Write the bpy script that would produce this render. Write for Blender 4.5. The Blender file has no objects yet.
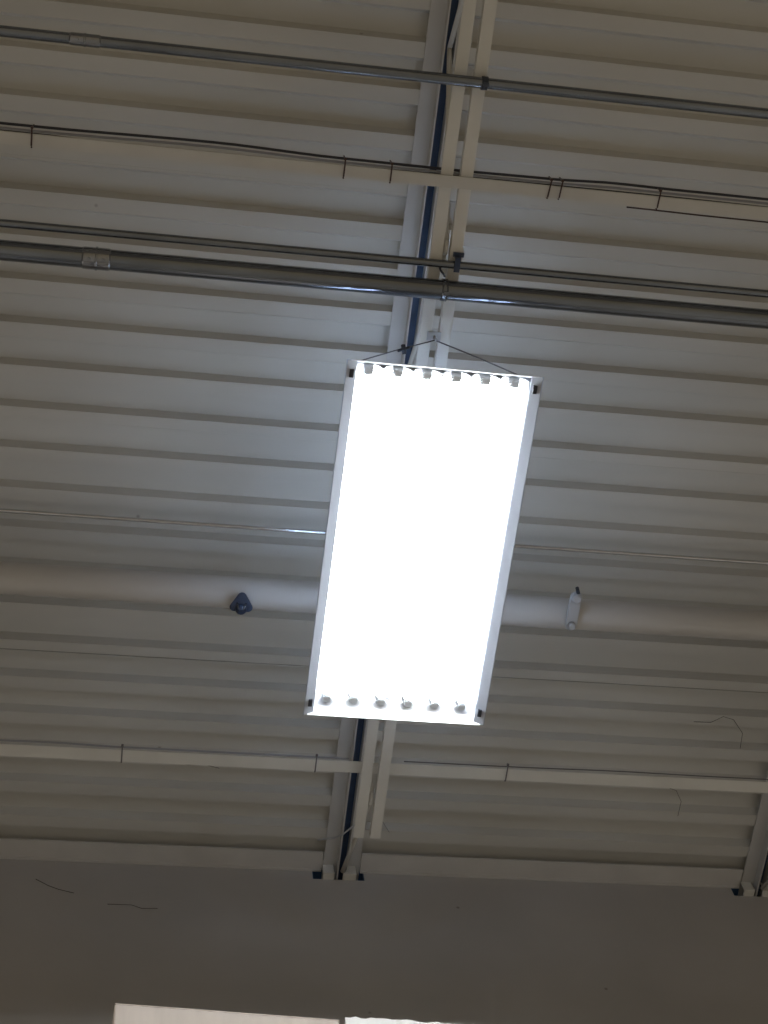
import bpy, bmesh, math, random
from mathutils import Vector, Matrix
random.seed(4)
S = bpy.context.scene
COL = S.collection
Z0 = 1.60                      # camera height above the floor (m)
H = 5.519                      # deck underside above the camera
P = 0.1524                     # rib pitch of the roof deck
WY = 3.893                     # face of the end wall

# ------------------------------------------------------------------ camera
cd = bpy.data.cameras.new('camera'); cam = bpy.data.objects.new('camera', cd); COL.objects.link(cam)
cd.sensor_fit = 'VERTICAL'; cd.sensor_height = 36; cd.lens = 1650 * 36 / 1024; cd.clip_start = 0.05
def rotm(a, b, c):
    rx = Matrix(((1, 0, 0), (0, math.cos(a), -math.sin(a)), (0, math.sin(a), math.cos(a))))
    ry = Matrix(((math.cos(b), 0, math.sin(b)), (0, 1, 0), (-math.sin(b), 0, math.cos(b))))
    rz = Matrix(((math.cos(c), -math.sin(c), 0), (math.sin(c), math.cos(c), 0), (0, 0, 1)))
    return rz @ rx @ ry
Mw = rotm(0.3933676, -0.14971077, 0.12859517).transposed()
cx, cy, cz = Mw.col[0], Mw.col[1], Mw.col[2]
cam.matrix_world = Matrix(((cx[0], -cy[0], -cz[0], 0), (cx[1], -cy[1], -cz[1], 0), (cx[2], -cy[2], -cz[2], Z0), (0, 0, 0, 1)))
S.camera = cam

# ------------------------------------------------------------------ light
AMBIENT = (1.0, 0.86, 0.70); AMBIENT_STRENGTH = 0.10
LAMP_STRENGTH = 55.0; UPLIGHT_STRENGTH = 28.0; FILL_POWER = 200.0; FILL_COLOUR = (1.0, 0.975, 0.94); FAR_FILL_COLOUR = (1.0, 0.81, 0.48)
w = bpy.data.worlds.new('warehouse_air'); S.world = w; w.use_nodes = True
w.node_tree.nodes['Background'].inputs[0].default_value = (*AMBIENT, 1)
w.node_tree.nodes['Background'].inputs[1].default_value = AMBIENT_STRENGTH
# added unseen area lights, standing in for other high bays, to brighten floor bounce
for bx_, by_ in ((-4.4, 2.1), (6.1, 2.1), (-4.4, -4.0), (0.84, -5.0), (6.1, -4.0), (-4.4, -10.0), (0.84, -10.0), (6.1, -10.0)):
    ld = bpy.data.lights.new('added_floor_fill', 'AREA'); ld.shape = 'RECTANGLE'; ld.size = 0.6; ld.size_y = 1.2
    ld.energy = FILL_POWER * (1 if by_ > 0 else 0.42); ld.color = FILL_COLOUR if by_ > 0 else FAR_FILL_COLOUR; lo_ = bpy.data.objects.new('added_floor_fill', ld); COL.objects.link(lo_)
    lo_.location = (bx_, by_, 4.52 + Z0)
S.view_settings.view_transform = 'Standard'; S.view_settings.look = 'None'
S.view_settings.gamma = 1; S.view_settings.use_curve_mapping = False
S.view_settings.exposure = 0.0
S.cycles.max_bounces = 8; S.cycles.diffuse_bounces = 6; S.cycles.sample_clamp_indirect = 3.0

# ------------------------------------------------------------------ materials
def mat(name, col, rough=0.6, metal=0.0, noise=0.0, scale=6.0, stretch=(1, 1, 1), bump=0.0, emit=None, col2=None, spots=0.0):
    m = bpy.data.materials.new(name); m.use_nodes = True
    nt = m.node_tree; b = nt.nodes['Principled BSDF']
    b.inputs['Base Color'].default_value = (*col, 1); b.inputs['Roughness'].default_value = rough
    b.inputs['Metallic'].default_value = metal
    tc = nt.nodes.new('ShaderNodeTexCoord'); mp = nt.nodes.new('ShaderNodeMapping')
    mp.inputs['Scale'].default_value = stretch
    nt.links.new(tc.outputs['Object'], mp.inputs['Vector'])
    if noise or col2:
        n = nt.nodes.new('ShaderNodeTexNoise'); n.inputs['Scale'].default_value = scale; n.inputs['Detail'].default_value = 5
        nt.links.new(mp.outputs[0], n.inputs['Vector'])
        mx = nt.nodes.new('ShaderNodeMix'); mx.data_type = 'RGBA'
        c2 = col2 or tuple(c * (1 - noise) for c in col)
        mx.inputs[6].default_value = (*col, 1); mx.inputs[7].default_value = (*c2, 1)
        rp = nt.nodes.new('ShaderNodeMapRange'); rp.inputs[1].default_value = 0.35; rp.inputs[2].default_value = 0.7
        nt.links.new(n.outputs['Fac'], rp.inputs[0]); nt.links.new(rp.outputs[0], mx.inputs[0])
        out = mx.outputs[2]
        if spots:
            v = nt.nodes.new('ShaderNodeTexVoronoi'); v.inputs['Scale'].default_value = 3.2
            nt.links.new(tc.outputs['Object'], v.inputs['Vector'])
            r2 = nt.nodes.new('ShaderNodeMapRange'); r2.inputs[1].default_value = 0.012; r2.inputs[2].default_value = 0.03
            r2.inputs[3].default_value = spots; r2.inputs[4].default_value = 0.0
            nt.links.new(v.outputs['Distance'], r2.inputs[0])
            m2 = nt.nodes.new('ShaderNodeMix'); m2.data_type = 'RGBA'; m2.inputs[7].default_value = (0.12, 0.09, 0.07, 1)
            nt.links.new(out, m2.inputs[6]); nt.links.new(r2.outputs[0], m2.inputs[0]); out = m2.outputs[2]
        nt.links.new(out, b.inputs['Base Color'])
    if bump:
        n2 = nt.nodes.new('ShaderNodeTexNoise'); n2.inputs['Scale'].default_value = scale * 6; n2.inputs['Detail'].default_value = 6
        nt.links.new(mp.outputs[0], n2.inputs['Vector'])
        bp = nt.nodes.new('ShaderNodeBump'); bp.inputs['Strength'].default_value = bump; bp.inputs['Distance'].default_value = 0.01
        nt.links.new(n2.outputs['Fac'], bp.inputs['Height']); nt.links.new(bp.outputs[0], b.inputs['Normal'])
    if emit:
        b.inputs['Emission Color'].default_value = (*emit[0], 1); b.inputs['Emission Strength'].default_value = emit[1]
    return m
M = {}
M['deck'] = mat('painted_deck', (0.59, 0.575, 0.53), 0.55, noise=0.10, scale=2.2, stretch=(0.5, 2, 1), bump=0.04, spots=0.5)
M['steel'] = mat('painted_joist_steel', (0.70, 0.685, 0.635), 0.5, noise=0.10, scale=5, bump=0.04)
M['chord'] = mat('shaded_chord_paint', (0.55, 0.54, 0.52), 0.55, noise=0.12, scale=5, bump=0.04)  # top chord's shade under the deck is put into this darker colour
M['ledger'] = mat('painted_ledger_steel', (0.62, 0.60, 0.57), 0.55, noise=0.10, scale=5, bump=0.05)
M['blue'] = mat('blue_grey_primer', (0.045, 0.08, 0.155), 0.6, noise=0.3, scale=12)
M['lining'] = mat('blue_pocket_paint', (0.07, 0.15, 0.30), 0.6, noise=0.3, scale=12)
M['roof'] = mat('roof_board', (0.30, 0.28, 0.25), 0.9)
M['wall'] = mat('painted_concrete', (0.50, 0.48, 0.46), 0.85, noise=0.12, scale=1.6, bump=0.12, spots=0.55)
M['floor'] = mat('concrete_floor', (0.35, 0.335, 0.315), 0.6, noise=0.2, scale=1.0, bump=0.1)
M['galv'] = mat('galvanised_steel', (0.24, 0.26, 0.29), 0.17, metal=0.95, noise=0.25, scale=9, stretch=(0.3, 1, 1), bump=0.03)
M['brightwire'] = mat('bright_thin_conduit', (0.60, 0.61, 0.63), 0.18, metal=0.9)
M['galv2'] = mat('bright_coupling_steel', (0.30, 0.31, 0.33), 0.18, metal=0.95)
M['darksteel'] = mat('dark_clamp_steel', (0.05, 0.06, 0.08), 0.5, metal=0.3)
M['pipe'] = mat('painted_sprinkler_pipe', (0.60, 0.58, 0.555), 0.3, noise=0.12, scale=4, stretch=(0.3, 1, 1))
M['black'] = mat('black_cable_jacket', (0.03, 0.03, 0.04), 0.4)
M['grey'] = mat('grey_cable_jacket', (0.30, 0.30, 0.31), 0.3)
M['tie'] = mat('brown_cable_tie', (0.06, 0.03, 0.025), 0.5)
M['tiegrey'] = mat('grey_cable_tie', (0.15, 0.14, 0.14), 0.5)
M['bluehead'] = mat('dark_blue_head', (0.03, 0.05, 0.10), 0.35, noise=0.4, scale=40)
M['palemetal'] = mat('pale_zinc', (0.48, 0.49, 0.51), 0.4, metal=0.2)
M['white'] = mat('white_enamel', (0.86, 0.87, 0.90), 0.35, noise=0.03, scale=5)
M['rail'] = mat('pale_grey_rail_enamel', (0.42, 0.45, 0.52), 0.4)
M['bridge'] = mat('dulled_bridging_paint', (0.60, 0.58, 0.53), 0.55, noise=0.12, scale=4)
M['reflector'] = mat('polished_reflector', (0.93, 0.93, 0.94), 0.25)
M['socket'] = mat('lamp_socket', (0.80, 0.84, 0.88), 0.35)
M['latch'] = mat('dark_latch', (0.03, 0.035, 0.05), 0.5)
M['uplight'] = mat('added_uplight_glow', (0.9, 0.9, 0.9), 0.3, emit=((0.54, 0.71, 1.0), UPLIGHT_STRENGTH))  # added emitter on the housing top, no lamp light passes through
M['lamp'] = mat('lit_tube', (0.9, 0.9, 0.9), 0.3, emit=((0.88, 0.95, 1.0), LAMP_STRENGTH))
M['card'] = mat('cardboard', (0.63, 0.54, 0.47), 0.85, noise=0.10, scale=4, stretch=(6, 1, 1), bump=0.05)
M['card2'] = mat('pale_cardboard', (0.92, 0.90, 0.86), 0.6, noise=0.06, scale=4, bump=0.05)
M['wrap'] = mat('clear_wrap', (0.9, 0.9, 0.9), 0.2)
M['rackblue'] = mat('rack_upright_paint', (0.05, 0.10, 0.22), 0.5, noise=0.15, scale=8)
M['rackorange'] = mat('rack_beam_paint', (0.38, 0.38, 0.38), 0.5, noise=0.15, scale=8)
M['wood'] = mat('rack_shelf_board', (0.45, 0.40, 0.34), 0.8, noise=0.3, scale=3, stretch=(1, 8, 1))
M['web'] = mat('dusty_cobweb', (0.16, 0.15, 0.14), 0.9)

# ------------------------------------------------------------------ helpers
def box(bm, x0, x1, y0, y1, z0, z1, mi=0):
    v = [bm.verts.new((x, y, z)) for z in (z0, z1) for y in (y0, y1) for x in (x0, x1)]
    for f in ((0, 2, 3, 1), (4, 5, 7, 6), (0, 1, 5, 4), (2, 6, 7, 3), (0, 4, 6, 2), (1, 3, 7, 5)):
        bm.faces.new([v[i] for i in f]).material_index = mi
def prism(bm, prof, x0, x1, axis='X'):
    """extrude a closed 2-D outline; prof is (y,z) for axis X, (x,z) for axis Y"""
    def pt(t, p): return (t, p[0], p[1]) if axis == 'X' else (p[0], t, p[1])
    a = [bm.verts.new(pt(x0, p)) for p in prof]; b = [bm.verts.new(pt(x1, p)) for p in prof]
    n = len(prof)
    for i in range(n): bm.faces.new((a[i], a[(i + 1) % n], b[(i + 1) % n], b[i]))
    bm.faces.new(a[::-1]); bm.faces.new(b)
def tube(bm, pts, r, n=12, cap=True):
    pts = [Vector(p) for p in pts]; rings = []
    for i, p in enumerate(pts):
        t = (pts[min(i + 1, len(pts) - 1)] - pts[max(i - 1, 0)]).normalized()
        up = Vector((0, 0, 1)) if abs(t.z) < 0.95 else Vector((0, 1, 0))
        u = t.cross(up).normalized(); v = u.cross(t).normalized()
        rr = r[i] if isinstance(r, (list, tuple)) else r
        rings.append([bm.verts.new(p + rr * (math.cos(2 * math.pi * k / n) * u + math.sin(2 * math.pi * k / n) * v)) for k in range(n)])
    for a, b in zip(rings, rings[1:]):
        for k in range(n):
            f = bm.faces.new((a[k], a[(k + 1) % n], b[(k + 1) % n], b[k])); f.smooth = True
    if cap: bm.faces.new(rings[0][::-1]); bm.faces.new(rings[-1])
def bend(bm, angle, centre=(0, 0, 0)):
    bmesh.ops.rotate(bm, verts=bm.verts, cent=centre, matrix=Matrix.Rotation(angle, 3, 'Z'))
def obj(name, bm, material, parent=None, bevel=0.0, origin=None):
    bmesh.ops.recalc_face_normals(bm, faces=bm.faces)
    me = bpy.data.meshes.new(name); 
    if origin: bmesh.ops.translate(bm, verts=bm.verts, vec=-Vector(origin))
    bm.to_mesh(me); bm.free()
    for mm in (material if isinstance(material, (list, tuple)) else [material]): me.materials.append(mm)
    o = bpy.data.objects.new(name, me); COL.objects.link(o)
    if origin: o.location = origin
    if parent: o.parent = parent
    if bevel:
        b = o.modifiers.new('bevel', 'BEVEL'); b.width = bevel; b.segments = 2; b.limit_method = 'ANGLE'
    return o
def NB(): return bmesh.new()
def tag(o, label=None, cat=None, group=None, kind=None):
    if label: o['label'] = label
    if cat: o['category'] = cat
    if group: o['group'] = group
    if kind: o['kind'] = kind
    return o
def thing(name, label, cat, loc=(0, 0, 0), group=None, rz=0):
    o = bpy.data.objects.new(name, None); COL.objects.link(o); o.location = loc; o.rotation_euler.z = rz; o.empty_display_size = 0.1
    return tag(o, label, cat, group)
def Zc(z): return z + Z0       # heights below are given above the camera

XA, XB = -3.2, 5.2             # extent of the modelled bay
YA = -1.60

# ------------------------------------------------------------------ setting
bm = NB(); box(bm, -12, 14, -16, 4.1, -0.12, 0)
tag(obj('floor', bm, M['floor']), 'concrete warehouse floor far below the roof', kind='structure')

JX = (-0.9075, 0.8445, 2.5965)
bm = NB()
zb, zt = 5.456, 5.537          # joist pockets in the top of the wall
box(bm, -7, 9, WY, WY + 0.22, -Z0, zb)
pk = [(x - 0.1165, x + 0.0925) for x in JX]
xs = [-7] + [v for p_ in pk for v in p_] + [9]
for a, b in zip(xs[0::2], xs[1::2]): box(bm, a, b, WY, WY + 0.22, zb, 5.70)
for a, b in pk: box(bm, a, b, WY + 0.12, WY + 0.22, zb, 5.70)
bmesh.ops.translate(bm, verts=bm.verts, vec=(0, 0, Z0))
wall = tag(obj('wall_back', bm, M['wall']), 'off-white painted concrete end wall below the roof deck', kind='structure')
for a, b in pk:
    bm = NB(); t = 0.003
    box(bm, a, b, WY + 0.12 - t, WY + 0.12, Zc(zb), Zc(5.56))
    box(bm, a, a + t, WY + 0.004, WY + 0.12 - t, Zc(zb), Zc(5.56)); box(bm, b - t, b, WY + 0.004, WY + 0.12 - t, Zc(zb), Zc(5.56))
    box(bm, a, b, WY + 0.003, WY + 0.12 - t, Zc(H + 0.001), Zc(H + 0.004))
    tag(obj('pocket_lining', bm, M['lining'], wall), 'dark blue unpainted inside of the joist pocket')

bm = NB(); box(bm, XA, XB, YA, WY + 0.02, Zc(H + 0.046), Zc(H + 0.13))
ceil = tag(obj('ceiling', bm, M['roof']), 'off-white ribbed metal roof deck', kind='structure')
E0 = 1.865                     # far edge of one recess
seams = [2.972 + 0.9144 * k for k in range(-5, 2)]
def deck_profile(y0, y1):
    pts = []
    k = math.floor((y0 - E0) / P) - 1
    raw = []
    while E0 + k * P < y1 + P:
        e = E0 + k * P
        raw += [(e, H), (e + 0.050, H), (e + 0.063, H + 0.038), (e + P - 0.013, H + 0.038)]; k += 1
    def hz(y):
        for (a, za), (b, zb_) in zip(raw, raw[1:]):
            if a <= y <= b: return za + (zb_ - za) * (y - a) / max(b - a, 1e-6)
        return H
    pts = [(y0, hz(y0))] + [p_ for p_ in raw if y0 + 1e-4 < p_[0] < y1 - 1e-4] + [(y1, hz(y1))]
    return pts
for a, b in zip(seams, seams[1:]):
    ga = 0.0016 if 2.9 < a < 3.2 else 0.0002; gb = 0.0016 if 2.9 < b < 3.2 else 0.0002   # one side lap stands open
    a2, b2 = a + ga, min(b - gb, WY + 0.002)
    lo = deck_profile(a2, b2)
    th = 0.0025
    prof = [(y, Zc(z)) for y, z in lo]
    prof += [(y, Zc(z + th)) for y, z in reversed(lo)]
    bm = NB(); prism(bm, prof, XA, XB)
    obj('deck_panel', bm, M['deck'], ceil)

# ledger angles carry the edge of the deck between the joists
def ledger(x0, x1, label):
    bm = NB()
    prism(bm, [(3.803, Zc(H - 0.002)), (3.803, Zc(H - 0.010)), (WY - 0.0105, Zc(H - 0.010)), (WY - 0.0105, Zc(H - 0.014)), (WY - 0.0005, Zc(H - 0.014)), (WY - 0.0005, Zc(H - 0.002))], x0, x1)
    tag(obj('ledger_angle', bm, M['ledger'], origin=((x0 + x1) / 2, WY, Zc(H))), label, 'steel angle', 'ledger angles along the wall')
ledger(JX[0] + 0.077, JX[1] - 0.080, 'off-white steel ledger angle along the wall top, left of the central joist')
ledger(JX[1] + 0.077, JX[2] - 0.080, 'off-white steel ledger angle along the wall top, right of the central joist')

# ------------------------------------------------------------------ joists
def copy_tree(o, parent=None):
    c = o.copy(); COL.objects.link(c); c.parent = parent
    for ch in list(o.children): copy_tree(ch, c)
    return c
def joist():
    root = thing('open_web_joist', '', 'joist', (0, 0, Z0 - 0.001))
    y0, y1 = YA + 0.05, WY + 0.095
    g = 0.0155
    for s in (-1, 1):          # top chord: two angles, flats up
        bm = NB()
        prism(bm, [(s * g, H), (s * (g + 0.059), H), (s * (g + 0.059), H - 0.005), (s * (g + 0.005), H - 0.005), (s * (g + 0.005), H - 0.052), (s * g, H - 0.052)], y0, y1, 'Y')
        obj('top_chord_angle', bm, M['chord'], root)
        bm = NB(); q = 0.0120  # bottom chord: flats down
        prism(bm, [(s * q, 5.0), (s * (q + 0.038), 5.0), (s * (q + 0.038), 5.004), (s * (q + 0.003), 5.004), (s * (q + 0.003), 5.030), (s * q, 5.030)], y0, 3.381, 'Y')
        obj('bottom_chord_angle', bm, M['steel'], root)
        bm = NB()              # seat angles that stand in the wall pocket
        xa, xb = (-0.078, -0.034) if s < 0 else (0.006, 0.056)
        box(bm, xa, xb, 3.862, y1, 5.456, 5.461); box(bm, xa, xb, 3.862, 3.868, 5.461, H - 0.006)
        xi = xb if s < 0 else xa
        box(bm, xi - 0.003, xi + 0.003, 3.862, y1, 5.461, H - 0.053)
        obj('seat_angle', bm, M['steel'], root, bevel=0.001)
    bm = NB(); box(bm, -g + 0.0005, g - 0.0005, y0, y1, H - 0.0035, H - 0.001)
    tag(obj('primer_strip', bm, M['blue'], root), 'dark blue unpainted strip between the two chord angles')
    zz = [(-1.10, 5.02), (-0.50, 5.48), (0.09, 5.02), (0.65, 5.48), (1.20, 5.02), (1.77, 5.48), (2.20, 5.02), (2.62, 5.48), (3.232, 5.02), (3.86, 5.470)]
    for a, b in zip(zz, zz[1:]):
        bm = NB(); tube(bm, [(0, a[0], a[1]), (0, b[0], b[1])], 0.0085, 10)
        obj('web_rod', bm, M['steel'], root)
    for a in zz[:-1]:          # rounded bends of the rod
        if a[1] < 5.1:
            bm = NB(); tube(bm, [(0, a[0] - 0.022, a[1] + 0.02), (0, a[0] - 0.012, a[1] + 0.003), (0, a[0], a[1] - 0.004), (0, a[0] + 0.012, a[1] + 0.003), (0, a[0] + 0.022, a[1] + 0.02)], 0.0088, 10)
            obj('rod_bend', bm, M['steel'], root)
    return root
J = joist(); J.location.x = JX[1]
J['label'] = 'central off-white open-web steel roof joist, directly above the lit fixture'; J['group'] = 'roof joists'
J2 = copy_tree(J); J2.location.x = JX[2]; J2['label'] = 'off-white open-web steel roof joist at the lower right corner of the photo'
J3 = copy_tree(J); J3.location.x = JX[0]; J3['label'] = 'off-white open-web steel roof joist beyond the left edge of the photo'

# bridging angles
def bridging(y, z, w_, label, down=False):
    bm = NB(); y0, y1 = y - w_ / 2, y + w_ / 2
    if down: prism(bm, [(y0, z), (y1, z), (y1, z + 0.003), (y0 + 0.003, z + 0.003), (y0 + 0.003, z + 0.010), (y0, z + 0.010)], XA + 0.2, XB - 0.2)
    else: prism(bm, [(y0, z), (y1, z), (y1, z + 0.030), (y1 - 0.004, z + 0.030), (y1 - 0.004, z + 0.004), (y0, z + 0.004)], XA + 0.2, XB - 0.2)
    o = obj('bridging_angle', bm, M['bridge' if down else 'steel'], origin=(0.8, y, z)); o.location.z = Zc(z)
    return tag(o, label, 'steel angle', 'bridging angles between the joists')
bridging(0.9855, 4.9865, 0.037, 'flat off-white steel bridging angle under the joists, upper part of the photo', True)
bridging(3.112, 5.0415, 0.046, 'off-white steel bridging angle between fixture and end wall')

# ------------------------------------------------------------------ conduits
def conduit(name, label, y, z, r, couplings, clamps, material='galv', cm='darksteel', group='conduits crossing under the joists', sag=0.0, cr=1.13, cl=0.09):
    t = thing(name, label, 'conduit', (0.8, y, Zc(z)), group)
    n = 24; pts = [(XA + 0.1 + (XB - XA - 0.2) * i / n - 0.8, 0, -sag * math.cos(i * 1.3)) for i in range(n + 1)]
    bm = NB(); tube(bm, pts, r, 20); obj('tube', bm, M[material], t)
    for cxx in couplings:
        bm = NB(); d = cxx - 0.8
        tube(bm, [(d - cl / 2, 0, 0), (d - cl / 2 + 0.006, 0, 0), (d + cl / 2 - 0.006, 0, 0), (d + cl / 2, 0, 0)], [r * 1.02, r * cr, r * cr, r * 1.02], 20)
        tube(bm, [(d - 0.003, 0, 0), (d + 0.003, 0, 0)], r * cr * 1.07, 20)
        tube(bm, [(d - cl * 0.25, -0.2 * r, -r * cr + 0.001), (d - cl * 0.25, -0.2 * r, -r * cr - 0.005)], 0.005, 8)
        tube(bm, [(d + cl * 0.25, -0.2 * r, -r * cr + 0.001), (d + cl * 0.25, -0.2 * r, -r * cr - 0.005)], 0.005, 8)
        obj('coupling', bm, M['galv2'], t)
    for cxx in clamps:
        bm = NB(); d = cxx - 0.8
        tube(bm, [(d - 0.009, 0, 0), (d + 0.009, 0, 0)], r + 0.004, 20)
        box(bm, d - 0.009, d + 0.009, -0.012, 0.012, r, 5.0 - z - 0.001)
        box(bm, d - 0.006, d + 0.010, -0.006, 0.006, -r - 0.010, -r)
        obj('clamp', bm, M[cm], t)
    return t
conduit('conduit', 'uppermost galvanised conduit in the photo, with a coupling near the left edge', 0.680, 4.975, 0.0165, [-0.292], [0.885, 2.637])
conduit('conduit', 'thickest galvanised conduit, just above the fixture, with a bright coupling at left', 1.318, 4.962, 0.0315, [-0.226], [0.846, 2.6], cr=1.08, cl=0.085, cm='galv')
conduit('conduit', 'slim galvanised conduit running close above the thickest one in the photo', 1.241, 4.984, 0.0125, [], [], cr=1.2)
conduit('conduit', 'very thin bright conduit below the roof deck, level with the middle of the fixture', 2.385, 5.450, 0.0072, [], [], material='brightwire')
# dark beam clamp on the slim conduit
bm = NB(); X, Y = 0.8815, 1.215
box(bm, X - 0.016, X + 0.018, Y - 0.012, Y + 0.002, 4.990, 4.9985); box(bm, X - 0.012, X + 0.006, Y + 0.002, Y + 0.045, 4.9665, 4.9705)
box(bm, X - 0.012, X + 0.006, Y - 0.002, Y + 0.004, 4.9665, 4.9985)
o = obj('beam_clamp', bm, M['bluehead'], origin=(X, Y, 4.99)); o.location.z = Zc(4.99)
tag(o, 'small dark T-shaped beam clamp where the slim conduit meets the central joist', 'clamp')
bm = NB(); X, Y = 0.835, 1.262
tube(bm, [(X - 0.008, Y - 0.012, 4.998), (X - 0.004, Y, 4.985), (X + 0.008, Y + 0.012, 4.978), (X + 0.012, Y + 0.02, 4.990)], 0.0035, 8)
o = obj('wire_hook', bm, M['darksteel'], origin=(X, Y, 4.99)); o.location.z = Zc(4.99)
tag(o, 'tiny dark bent hook between the slim and the thick conduit', 'hook')

# ------------------------------------------------------------------ painted sprinkler pipe and its fittings
t = thing('sprinkler_pipe', 'wide off-white painted sprinkler pipe passing through the joists behind the fixture', 'pipe', (0.8, 2.575, Zc(5.300)))
bm = NB(); tube(bm, [(XA - 0.7, 0, 0), (XB - 0.9, 0, 0)], 0.057, 40); obj('pipe_run', bm, M['pipe'], t)
# dark blue pendant head
t = thing('fire_sprinkler', 'small dark blue bell-shaped sprinkler head on the pipe, left of the fixture', 'sprinkler', (0.3255, 2.570, Zc(5.243)))
bm = NB(); tube(bm, [(0, 0, 0.004), (0, 0, -0.012)], 0.013, 16); obj('threaded_neck', bm, M['bluehead'], t)
def tri(r_, z, n=8):           # rounded triangle, apex away from the wall
    out = []
    for k in range(3):
        a0 = -math.pi / 2 + k * 2 * math.pi / 3; cxx, cyy = r_ * 0.62 * math.cos(a0), r_ * 0.62 * math.sin(a0)
        for j in range(n + 1):
            a = a0 - math.pi / 3 + j / n * 2 * math.pi / 3; out.append((cxx + r_ * 0.36 * math.cos(a), cyy + r_ * 0.36 * math.sin(a), z))
    return out
bm = NB(); rings = [[bm.verts.new(p_) for p_ in tri(r_, z)] for r_, z in ((0.016, -0.010), (0.030, -0.018), (0.043, -0.034), (0.045, -0.040), (0.036, -0.043))]
for a, b in zip(rings, rings[1:]):
    for k in range(len(a)): bm.faces.new((a[k], a[(k + 1) % len(a)], b[(k + 1) % len(a)], b[k]))
bm.faces.new(rings[0]); bm.faces.new(rings[-1]); obj('bell', bm, M['bluehead'], t)
bm = NB(); tube(bm, [(0, 0.020, -0.040), (0, 0.022, -0.052), (0, 0.024, -0.056)], [0.022, 0.018, 0.010], 16); obj('deflector', bm, M['bluehead'], t)
for sx in (-1, 1):
    bm = NB(); tube(bm, [(sx * 0.016, -0.004, -0.042), (sx * 0.011, 0.008, -0.053), (sx * 0.004, 0.020, -0.057)], 0.0032, 8); obj('frame_arm', bm, M['galv'], t)
# pale oblong bracket
t = thing('pipe_bracket', 'small pale oblong bracket under the painted pipe, right of the fixture', 'bracket', (1.522, 2.530, Zc(5.236)))
bm = NB(); n = 10; prof = []
for s, yc in ((1, 0.055), (-1, -0.055)):
    for k in range(n + 1):
        a = (k / n) * math.pi + (0 if s > 0 else math.pi); prof.append((0.022 * math.cos(a), yc + 0.022 * math.sin(a)))
lo = [bm.verts.new((x, y, -0.010)) for x, y in prof]; hi = [bm.verts.new((x, y, 0.002)) for x, y in prof]
bm.faces.new(lo); bm.faces.new(hi)
for i in range(len(prof)): bm.faces.new((lo[i], lo[(i + 1) % len(prof)], hi[(i + 1) % len(prof)], hi[i]))
obj('oblong_plate', bm, M['palemetal'], t, bevel=0.003)
for yy, rr in ((-0.055, 0.020), (0.055, 0.016)):
    bm = NB(); tube(bm, [(0, yy, -0.009), (0, yy, -0.022), (0, yy, -0.026)], [rr, rr * 0.9, rr * 0.6], 16); obj('end_boss', bm, M['palemetal'], t)
bm = NB(); tube(bm, [(0.002, -0.086, 0.010), (0.002, -0.078, -0.016)], 0.007, 8); obj('bolt', bm, M['darksteel'], t)

# ------------------------------------------------------------------ cables and ties on the bridging
def cable(name, label, pts, r, m, group):
    bm = NB(); P_ = []
    for i in range(len(pts) - 1):
        a, b = pts[i], pts[i + 1]
        for k in range(6):
            u = k / 6; s = u * u * (3 - 2 * u)
            P_.append((a[0] + (b[0] - a[0]) * u, a[1] + (b[1] - a[1]) * s, Zc(a[2] + (b[2] - a[2]) * s)))
    P_.append((pts[-1][0], pts[-1][1], Zc(pts[-1][2])))
    tube(bm, P_, r, 8)
    tag(obj(name, bm, M[m], origin=P_[len(P_) // 2]), label, 'cable', group)
g1 = 'cables along the upper bridging angle'
cable('cable', 'dark cable strapped to the upper bridging angle, topmost of its bundle', [(-1.600, 0.9514, 5.0370), (-0.430, 0.9534, 5.0370), (0.100, 0.9453, 5.0270), (0.500, 0.9564, 5.0370), (0.850, 0.9574, 5.0350), (1.140, 0.9554, 5.0370), (1.350, 0.9473, 5.0290), (1.550, 0.9494, 5.0310), (2.600, 0.9534, 5.0370)], 0.0042, 'black', g1)
cable('cable', 'shiny grey cable strapped to the upper bridging angle, brightest at left', [(-1.600, 0.9630, 5.0310), (-0.430, 0.9660, 5.0290), (0.100, 0.9580, 5.0210), (0.500, 0.9670, 5.0290), (0.850, 0.9660, 5.0290), (1.140, 0.9660, 5.0290), (1.350, 0.9600, 5.0210), (1.550, 0.9620, 5.0270), (2.600, 0.9640, 5.0290)], 0.0040, 'grey', g1)
cable('cable', 'dark cable drooping below its bundle on the left half of the upper bridging angle', [(-1.600, 0.9725, 5.0360), (-0.430, 0.9756, 5.0360), (-0.100, 0.9817, 5.0210), (0.120, 0.9878, 5.0150), (0.500, 0.9776, 5.0350), (0.850, 0.9756, 5.0360), (1.500, 0.9746, 5.0360), (2.600, 0.9837, 5.0360)], 0.0035, 'black', g1)
cable('cable', 'thin brown cable along the lower edge of the upper bridging angle, at far right', [(1.400, 1.0191, 5.0360), (1.700, 1.0221, 5.0340), (2.000, 1.0231, 5.0340), (2.700, 1.0191, 5.0360)], 0.0026, 'tie', g1)
g2 = 'cables along the lower bridging angle'
cable('cable', 'grey cable lying on the lower bridging angle, drooping near the left edge', [(-1.6, 3.085, 5.052), (-0.55, 3.080, 5.052), (-0.30, 3.076, 5.048), (-0.05, 3.082, 5.050), (0.35, 3.083, 5.050), (0.63, 3.083, 5.050), (0.75, 3.083, 5.050)], 0.0040, 'grey', g2)
cable('cable', 'thin grey cable lying on the lower bridging angle, right of the central joist', [(0.95, 3.083, 5.050), (1.33, 3.083, 5.050), (1.75, 3.078, 5.048), (2.1, 3.082, 5.050), (2.55, 3.083, 5.050), (3.4, 3.084, 5.052)], 0.0024, 'tiegrey', g2)
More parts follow.
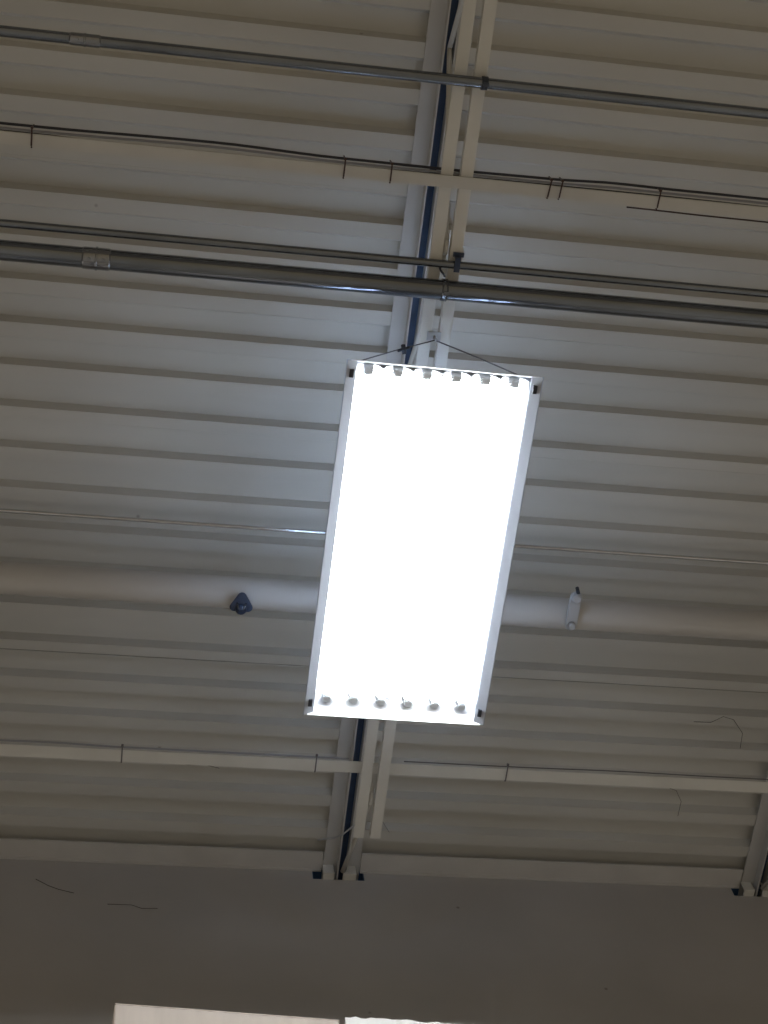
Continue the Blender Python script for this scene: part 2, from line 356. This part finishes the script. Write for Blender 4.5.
def tie(x, y0, y1, z0, z1, m, label, group, lean=0.0):
    bm = NB(); r = 0.0024
    tube(bm, [(x + lean, y0, z1), (x + lean * .5, y0 - 0.002, z0 + 0.004), (x, y0 + 0.004, z0), (x - lean, y1 - 0.003, z0), (x - lean, y1 + 0.003, z0 + 0.005), (x - lean, y1 + 0.002, z1)], r, 8)
    box(bm, x - 0.004, x + 0.004, y0 - 0.006, y0 + 0.001, z0 + 0.001, z0 + 0.008)
    o = obj('cable_tie', bm, M[m], origin=(x, y0, z0)); o.location.z = Zc(z0)
    tag(o, label, 'cable tie', group)
gt = 'ties on the upper bridging angle'
for x, ln, lab in ((-0.434, 0, 'dark red-brown cable tie on the upper bridging angle, near the left edge'),
                   (0.497, 0, 'dark cable tie on the upper bridging angle, farther of two left of the central joist'),
                   (0.640, 0, 'dark cable tie on the upper bridging angle, nearest left of the central joist'),
                   (1.136, 0.004, 'dark leaning cable tie, left of a close pair right of the central joist'),
                   (1.171, 0.003, 'dark leaning cable tie, right of a close pair right of the central joist'),
                   (1.484, 0.002, 'dark cable tie on the upper bridging angle, farthest right in the photo')):
    tie(x, 0.950, 1.003, 4.982, 5.044, 'tie', lab, gt, ln)
gt = 'ties on the lower bridging angle'
for x, lab in ((-0.0515, 'grey cable tie on the lower bridging angle, toward the left edge'),
               (0.633, 'grey cable tie on the lower bridging angle, just left of the central joist'),
               (1.328, 'grey cable tie on the lower bridging angle, right of the fixture corner')):
    tie(x, 3.072, 3.136, 5.036, 5.052, 'tiegrey', lab, gt)

# ------------------------------------------------------------------ the lit fixture
FZ = 4.700
F = thing('high_bay_light', 'lit white rectangular high-bay fluorescent fixture hanging under the central joist', 'light', (0.8365, 2.1015, Zc(FZ)), rz=0.008)
hw, hl = 0.3027, 0.6135
for s in (-1, 1):              # side rails: lip, sloped flank, top fold
    bm = NB(); prof = [(s * hw, 0.0), (s * (hw - 0.002), 0.004), (s * (hw - 0.016), 0.095), (s * (hw - 0.020), 0.095), (s * (hw - 0.010), 0.012), (s * (hw - 0.034), 0.016), (s * (hw - 0.034), 0.012), (s * (hw - 0.003), 0.0)]
    prism(bm, prof, -hl + 0.001, hl - 0.001, 'Y'); bm.verts.ensure_lookup_table()
    for v in bm.verts: v.co.y -= math.copysign(0.316 * max(v.co.z, 0) , v.co.y)
    obj('side_rail', bm, M['rail'], F)
    bm = NB(); prof = [(s * hl, 0.0), (s * (hl - 0.030), 0.095), (s * (hl - 0.036), 0.095), (s * (hl - 0.036), 0.090), (s * (hl - 0.003), 0.0)]
    prism(bm, prof, -hw + 0.014, hw - 0.014); obj('end_cap', bm, M['white'], F)
bm = NB(); box(bm, -hw + 0.012, hw - 0.012, -hl + 0.034, hl - 0.034, 0.095, 0.099); obj('housing', bm, M['white'], F)
bm = NB(); box(bm, -0.055, 0.055, -0.40, 0.40, 0.0995, 0.130); obj('ballast_cover', bm, M['white'], F, bevel=0.004)
for xx in (-0.262, -0.19, 0.19, 0.262):   # added emissive strips that throw an invented cool glow on the deck
    bm = NB(); box(bm, xx - 0.005, xx + 0.005, -0.56, 0.56, 0.0992, 0.1004); tag(obj('added_uplight', bm, M['uplight'], F), 'glowing slot added on the housing top to tint the deck')
NL = 6; pit = 0.0908
for i in range(NL):
    x = (i - (NL - 1) / 2) * pit
    bm = NB(); w2 = pit / 2 - 0.0003; prof = []
    for k in range(9):
        u = -1 + 2 * k / 8; prof.append((x + u * w2, 0.048 + 0.040 * math.sqrt(max(0, 1 - abs(u) ** 2.2))))
    prof = prof + [(p_[0], p_[1] + 0.0015) for p_ in reversed(prof)]
    prism(bm, prof, -hl + 0.036, hl - 0.036, 'Y'); obj('reflector', bm, M['reflector'], F)
    bm = NB(); tube(bm, [(x, -hl + 0.050, 0.056), (x, hl - 0.050, 0.056)], 0.0125, 16); obj('lamp_tube', bm, M['lamp'], F)
    for s in (-1, 1):
        bm = NB(); yy = s * (hl - 0.044)
        box(bm, x - 0.012, x + 0.012, yy - 0.007, yy + 0.007, 0.040, 0.088)
        tube(bm, [(x, yy - 0.014, 0.056), (x, yy + 0.014, 0.056)], 0.0145, 12)
        obj('lamp_socket', bm, M['socket'], F)
        if i < NL - 1:         # lead wires sagging from socket to socket
            bm = NB(); tube(bm, [(x + 0.012, yy, 0.046), (x + pit * .35, yy + s * 0.006, 0.038), (x + pit * .7, yy, 0.043), (x + pit - 0.012, yy, 0.047)], 0.002, 6); obj('lead_wire', bm, M['socket'], F)
for sx in (-1, 1):
    for sy in (-1, 1):
        bm = NB(); X = sx * (hw - 0.020)
        box(bm, X - 0.007, X + 0.006, sy * (hl - 0.045) - 0.013, sy * (hl - 0.045) + 0.013, 0.001, 0.020)
        obj('latch', bm, M['latch'], F, bevel=0.001)

# wire bridles and their hooks
def bridle(y, q, label):
    t = thing('wire_hanger', label, 'hanger', (0.838, y, Zc(4.8005)), 'wire hangers of the light fixture')
    for s in (-1, 1):
        bm = NB(); tube(bm, [(s * 0.280, 0, 0.0035), (s * 0.13, -q * 0.030, 0.089), (0, -q * 0.055, 0.152)], 0.0022, 8); obj('wire', bm, M['tiegrey'], t)
    bm = NB(); tube(bm, [(-0.107, -q * 0.034 - 0.014, 0.096), (-0.100, -q * 0.034 + 0.014, 0.096)], 0.007, 8); tube(bm, [(-0.122, -q * 0.03, 0.088), (-0.086, -q * 0.038, 0.106)], 0.005, 8); obj('wire_gripper', bm, M['latch'], t)
    bm = NB(); y_ = -q * 0.055; tube(bm, [(0, y_, 0.149), (0.006, y_, 0.160), (0, y_, 0.170), (0.004, y_, 0.193)], 0.0042, 8)
    box(bm, -0.020, 0.024, y_ - 0.015, y_ + 0.015, 0.1925, 0.1965); obj('hook', bm, M['palemetal'], t)
bridle(1.535, 1, 'thin dark V-shaped wire hanger above the upper end of the light fixture')
bridle(2.660, -1, 'thin wire hanger hidden above the lower end of the light fixture')

# bent tie wire and cobweb strands
def strand(name, pts, r, m, label, cat, group=None):
    bm = NB(); P_ = [(x, y, Zc(z)) for x, y, z in pts]; tube(bm, P_, r, 6)
    tag(obj(name, bm, M[m], origin=P_[len(P_) // 2]), label, cat, group)
strand('tie_wire', [(0.735, 3.745, H - 0.012), (0.765, 3.735, H - 0.014), (0.80, 3.715, H - 0.036), (0.825, 3.68, H - 0.060), (0.87, 3.63, H - 0.060)], 0.0035, 'palemetal', 'short bent pale wire across the wall end of the central joist', 'wire')
gw = 'cobweb strands on the deck and wall'
strand('cobweb_strand', [(2.17, 3.12, H - .002), (2.24, 3.118, H - .003), (2.285, 3.088, H - .004), (2.33, 3.10, H - .003), (2.38, 3.16, H - .002), (2.385, 3.23, H - .002)], 0.0014, 'web', 'dark curved cobweb strand on the deck, right of the fixture', 'cobweb', gw)
strand('cobweb_strand', [(0.06, 3.39, H - .002), (0.12, 3.42, H - .003), (0.20, 3.43, H - .004), (0.27, 3.428, H - .003), (0.32, 3.44, H - .002)], 0.0014, 'web', 'thin dark cobweb strand on the deck, lower left above the ledger', 'cobweb', gw)
strand('cobweb_strand', [(0.95, 3.62, H - .002), (0.98, 3.64, H - .003), (1.02, 3.70, H - .002)], 0.0007, 'web', 'short cobweb strand on the deck beside the wall end of the central joist', 'cobweb', gw)
strand('cobweb_strand', [(2.10, 3.42, H - .002), (2.16, 3.44, H - .003), (2.19, 3.49, H - .003), (2.19, 3.56, H - .002)], 0.0012, 'web', 'thin cobweb arc on the deck, toward the lower right corner', 'cobweb', gw)
strand('cobweb_strand', [(-0.35, WY - .002, 5.38), (-0.30, WY - .004, 5.34), (-0.26, WY - .003, 5.32), (-0.20, WY - .003, 5.30)], 0.0014, 'web', 'dusty cobweb strand on the wall under the left ledger', 'cobweb', gw)
strand('cobweb_strand', [(-0.07, WY - .002, 5.24), (0.02, WY - .004, 5.238), (0.06, WY - .003, 5.22), (0.12, WY - .002, 5.225)], 0.0012, 'web', 'faint cobweb strand on the wall above the taller cardboard box', 'cobweb', gw)

# ------------------------------------------------------------------ boxes on top of a rack
SZ = 3.50                      # shelf board top above camera
def carton(name, x0, x1, y, d, z1, rz, m, label, torn=False):
    t = thing(name, label, 'box', (x0, y, Zc(SZ)), 'cardboard boxes on the rack', rz)
    w_, h = x1 - x0, z1 - SZ
    bm = NB(); box(bm, 0, w_, 0, d, 0, h - 0.004); obj('carton_body', bm, M[m], t, bevel=0.004)
    if torn:                   # ragged upper flap edge
        bm = NB(); n = 40; a, b = [], []
        for i in range(n + 1):
            x = w_ * i / n; z = h - 0.004 + random.uniform(0.000, 0.007)
            a.append((bm.verts.new((x, -0.0005, h - 0.05)), bm.verts.new((x, -0.0005 - random.uniform(0, .004), z))))
            b.append((bm.verts.new((x, -0.0045, h - 0.05)), bm.verts.new((x, -0.0065 - random.uniform(0, .004), z))))
        for i in range(n):
            bm.faces.new((a[i][0], a[i + 1][0], a[i + 1][1], a[i][1])); bm.faces.new((b[i][0], b[i][1], b[i + 1][1], b[i + 1][0]))
            bm.faces.new((a[i][1], a[i + 1][1], b[i + 1][1], b[i][1]))
        obj('torn_edge', bm, M[m], t)
    else:
        bm = NB(); box(bm, 0.0, w_, 0.0, d / 2 - 0.002, h - 0.004, h); obj('flap', bm, M[m], t)
        bm = NB(); box(bm, 0.0, w_, d / 2 + 0.002, d, h - 0.004, h); obj('flap', bm, M[m], t)
    return t
carton('cardboard_box', -0.012, 0.657, 3.268, 0.42, 3.930, 0.058, 'card', 'wide tan cardboard box at the bottom edge of the photo, left one')
carton('cardboard_box', 0.672, 1.30, 3.302, 0.40, 3.929, 0.040, 'card2', 'pale glaring box with ragged top edge, right of the tan cardboard box', True)

rk = thing('pallet_rack', 'tall pallet rack below the photo, carrying the cardboard boxes by the wall', 'rack', (0.6, 3.3, 0))
for sx in (-1.25, 1.25):
    for yy in (-0.02, 0.50):
        bm = NB(); box(bm, sx - 0.04, sx + 0.04, yy - 0.035, yy + 0.035, 0.005, Zc(SZ) - 0.03); box(bm, sx - 0.07, sx + 0.07, yy - 0.06, yy + 0.06, 0, 0.006)
        obj('upright', bm, M['rackblue'], rk)
    for k in range(5):
        z = 0.3 + k * 0.95; bm = NB(); tube(bm, [(sx, 0.015, z), (sx, 0.465, z + 0.45)], 0.014, 8); obj('brace', bm, M['rackblue'], rk)
for z in (1.6, 3.3, Zc(SZ) - 0.03):
    for yy in (-0.02, 0.50):
        bm = NB(); box(bm, -1.21, 1.21, yy - 0.025, yy + 0.025, z - 0.11, z - 0.001); obj('beam', bm, M['rackorange'], rk)
    bm = NB(); box(bm, -1.28, 1.28, -0.06, 0.54, z, z + 0.029); obj('shelf_board', bm, M['wood'], rk)
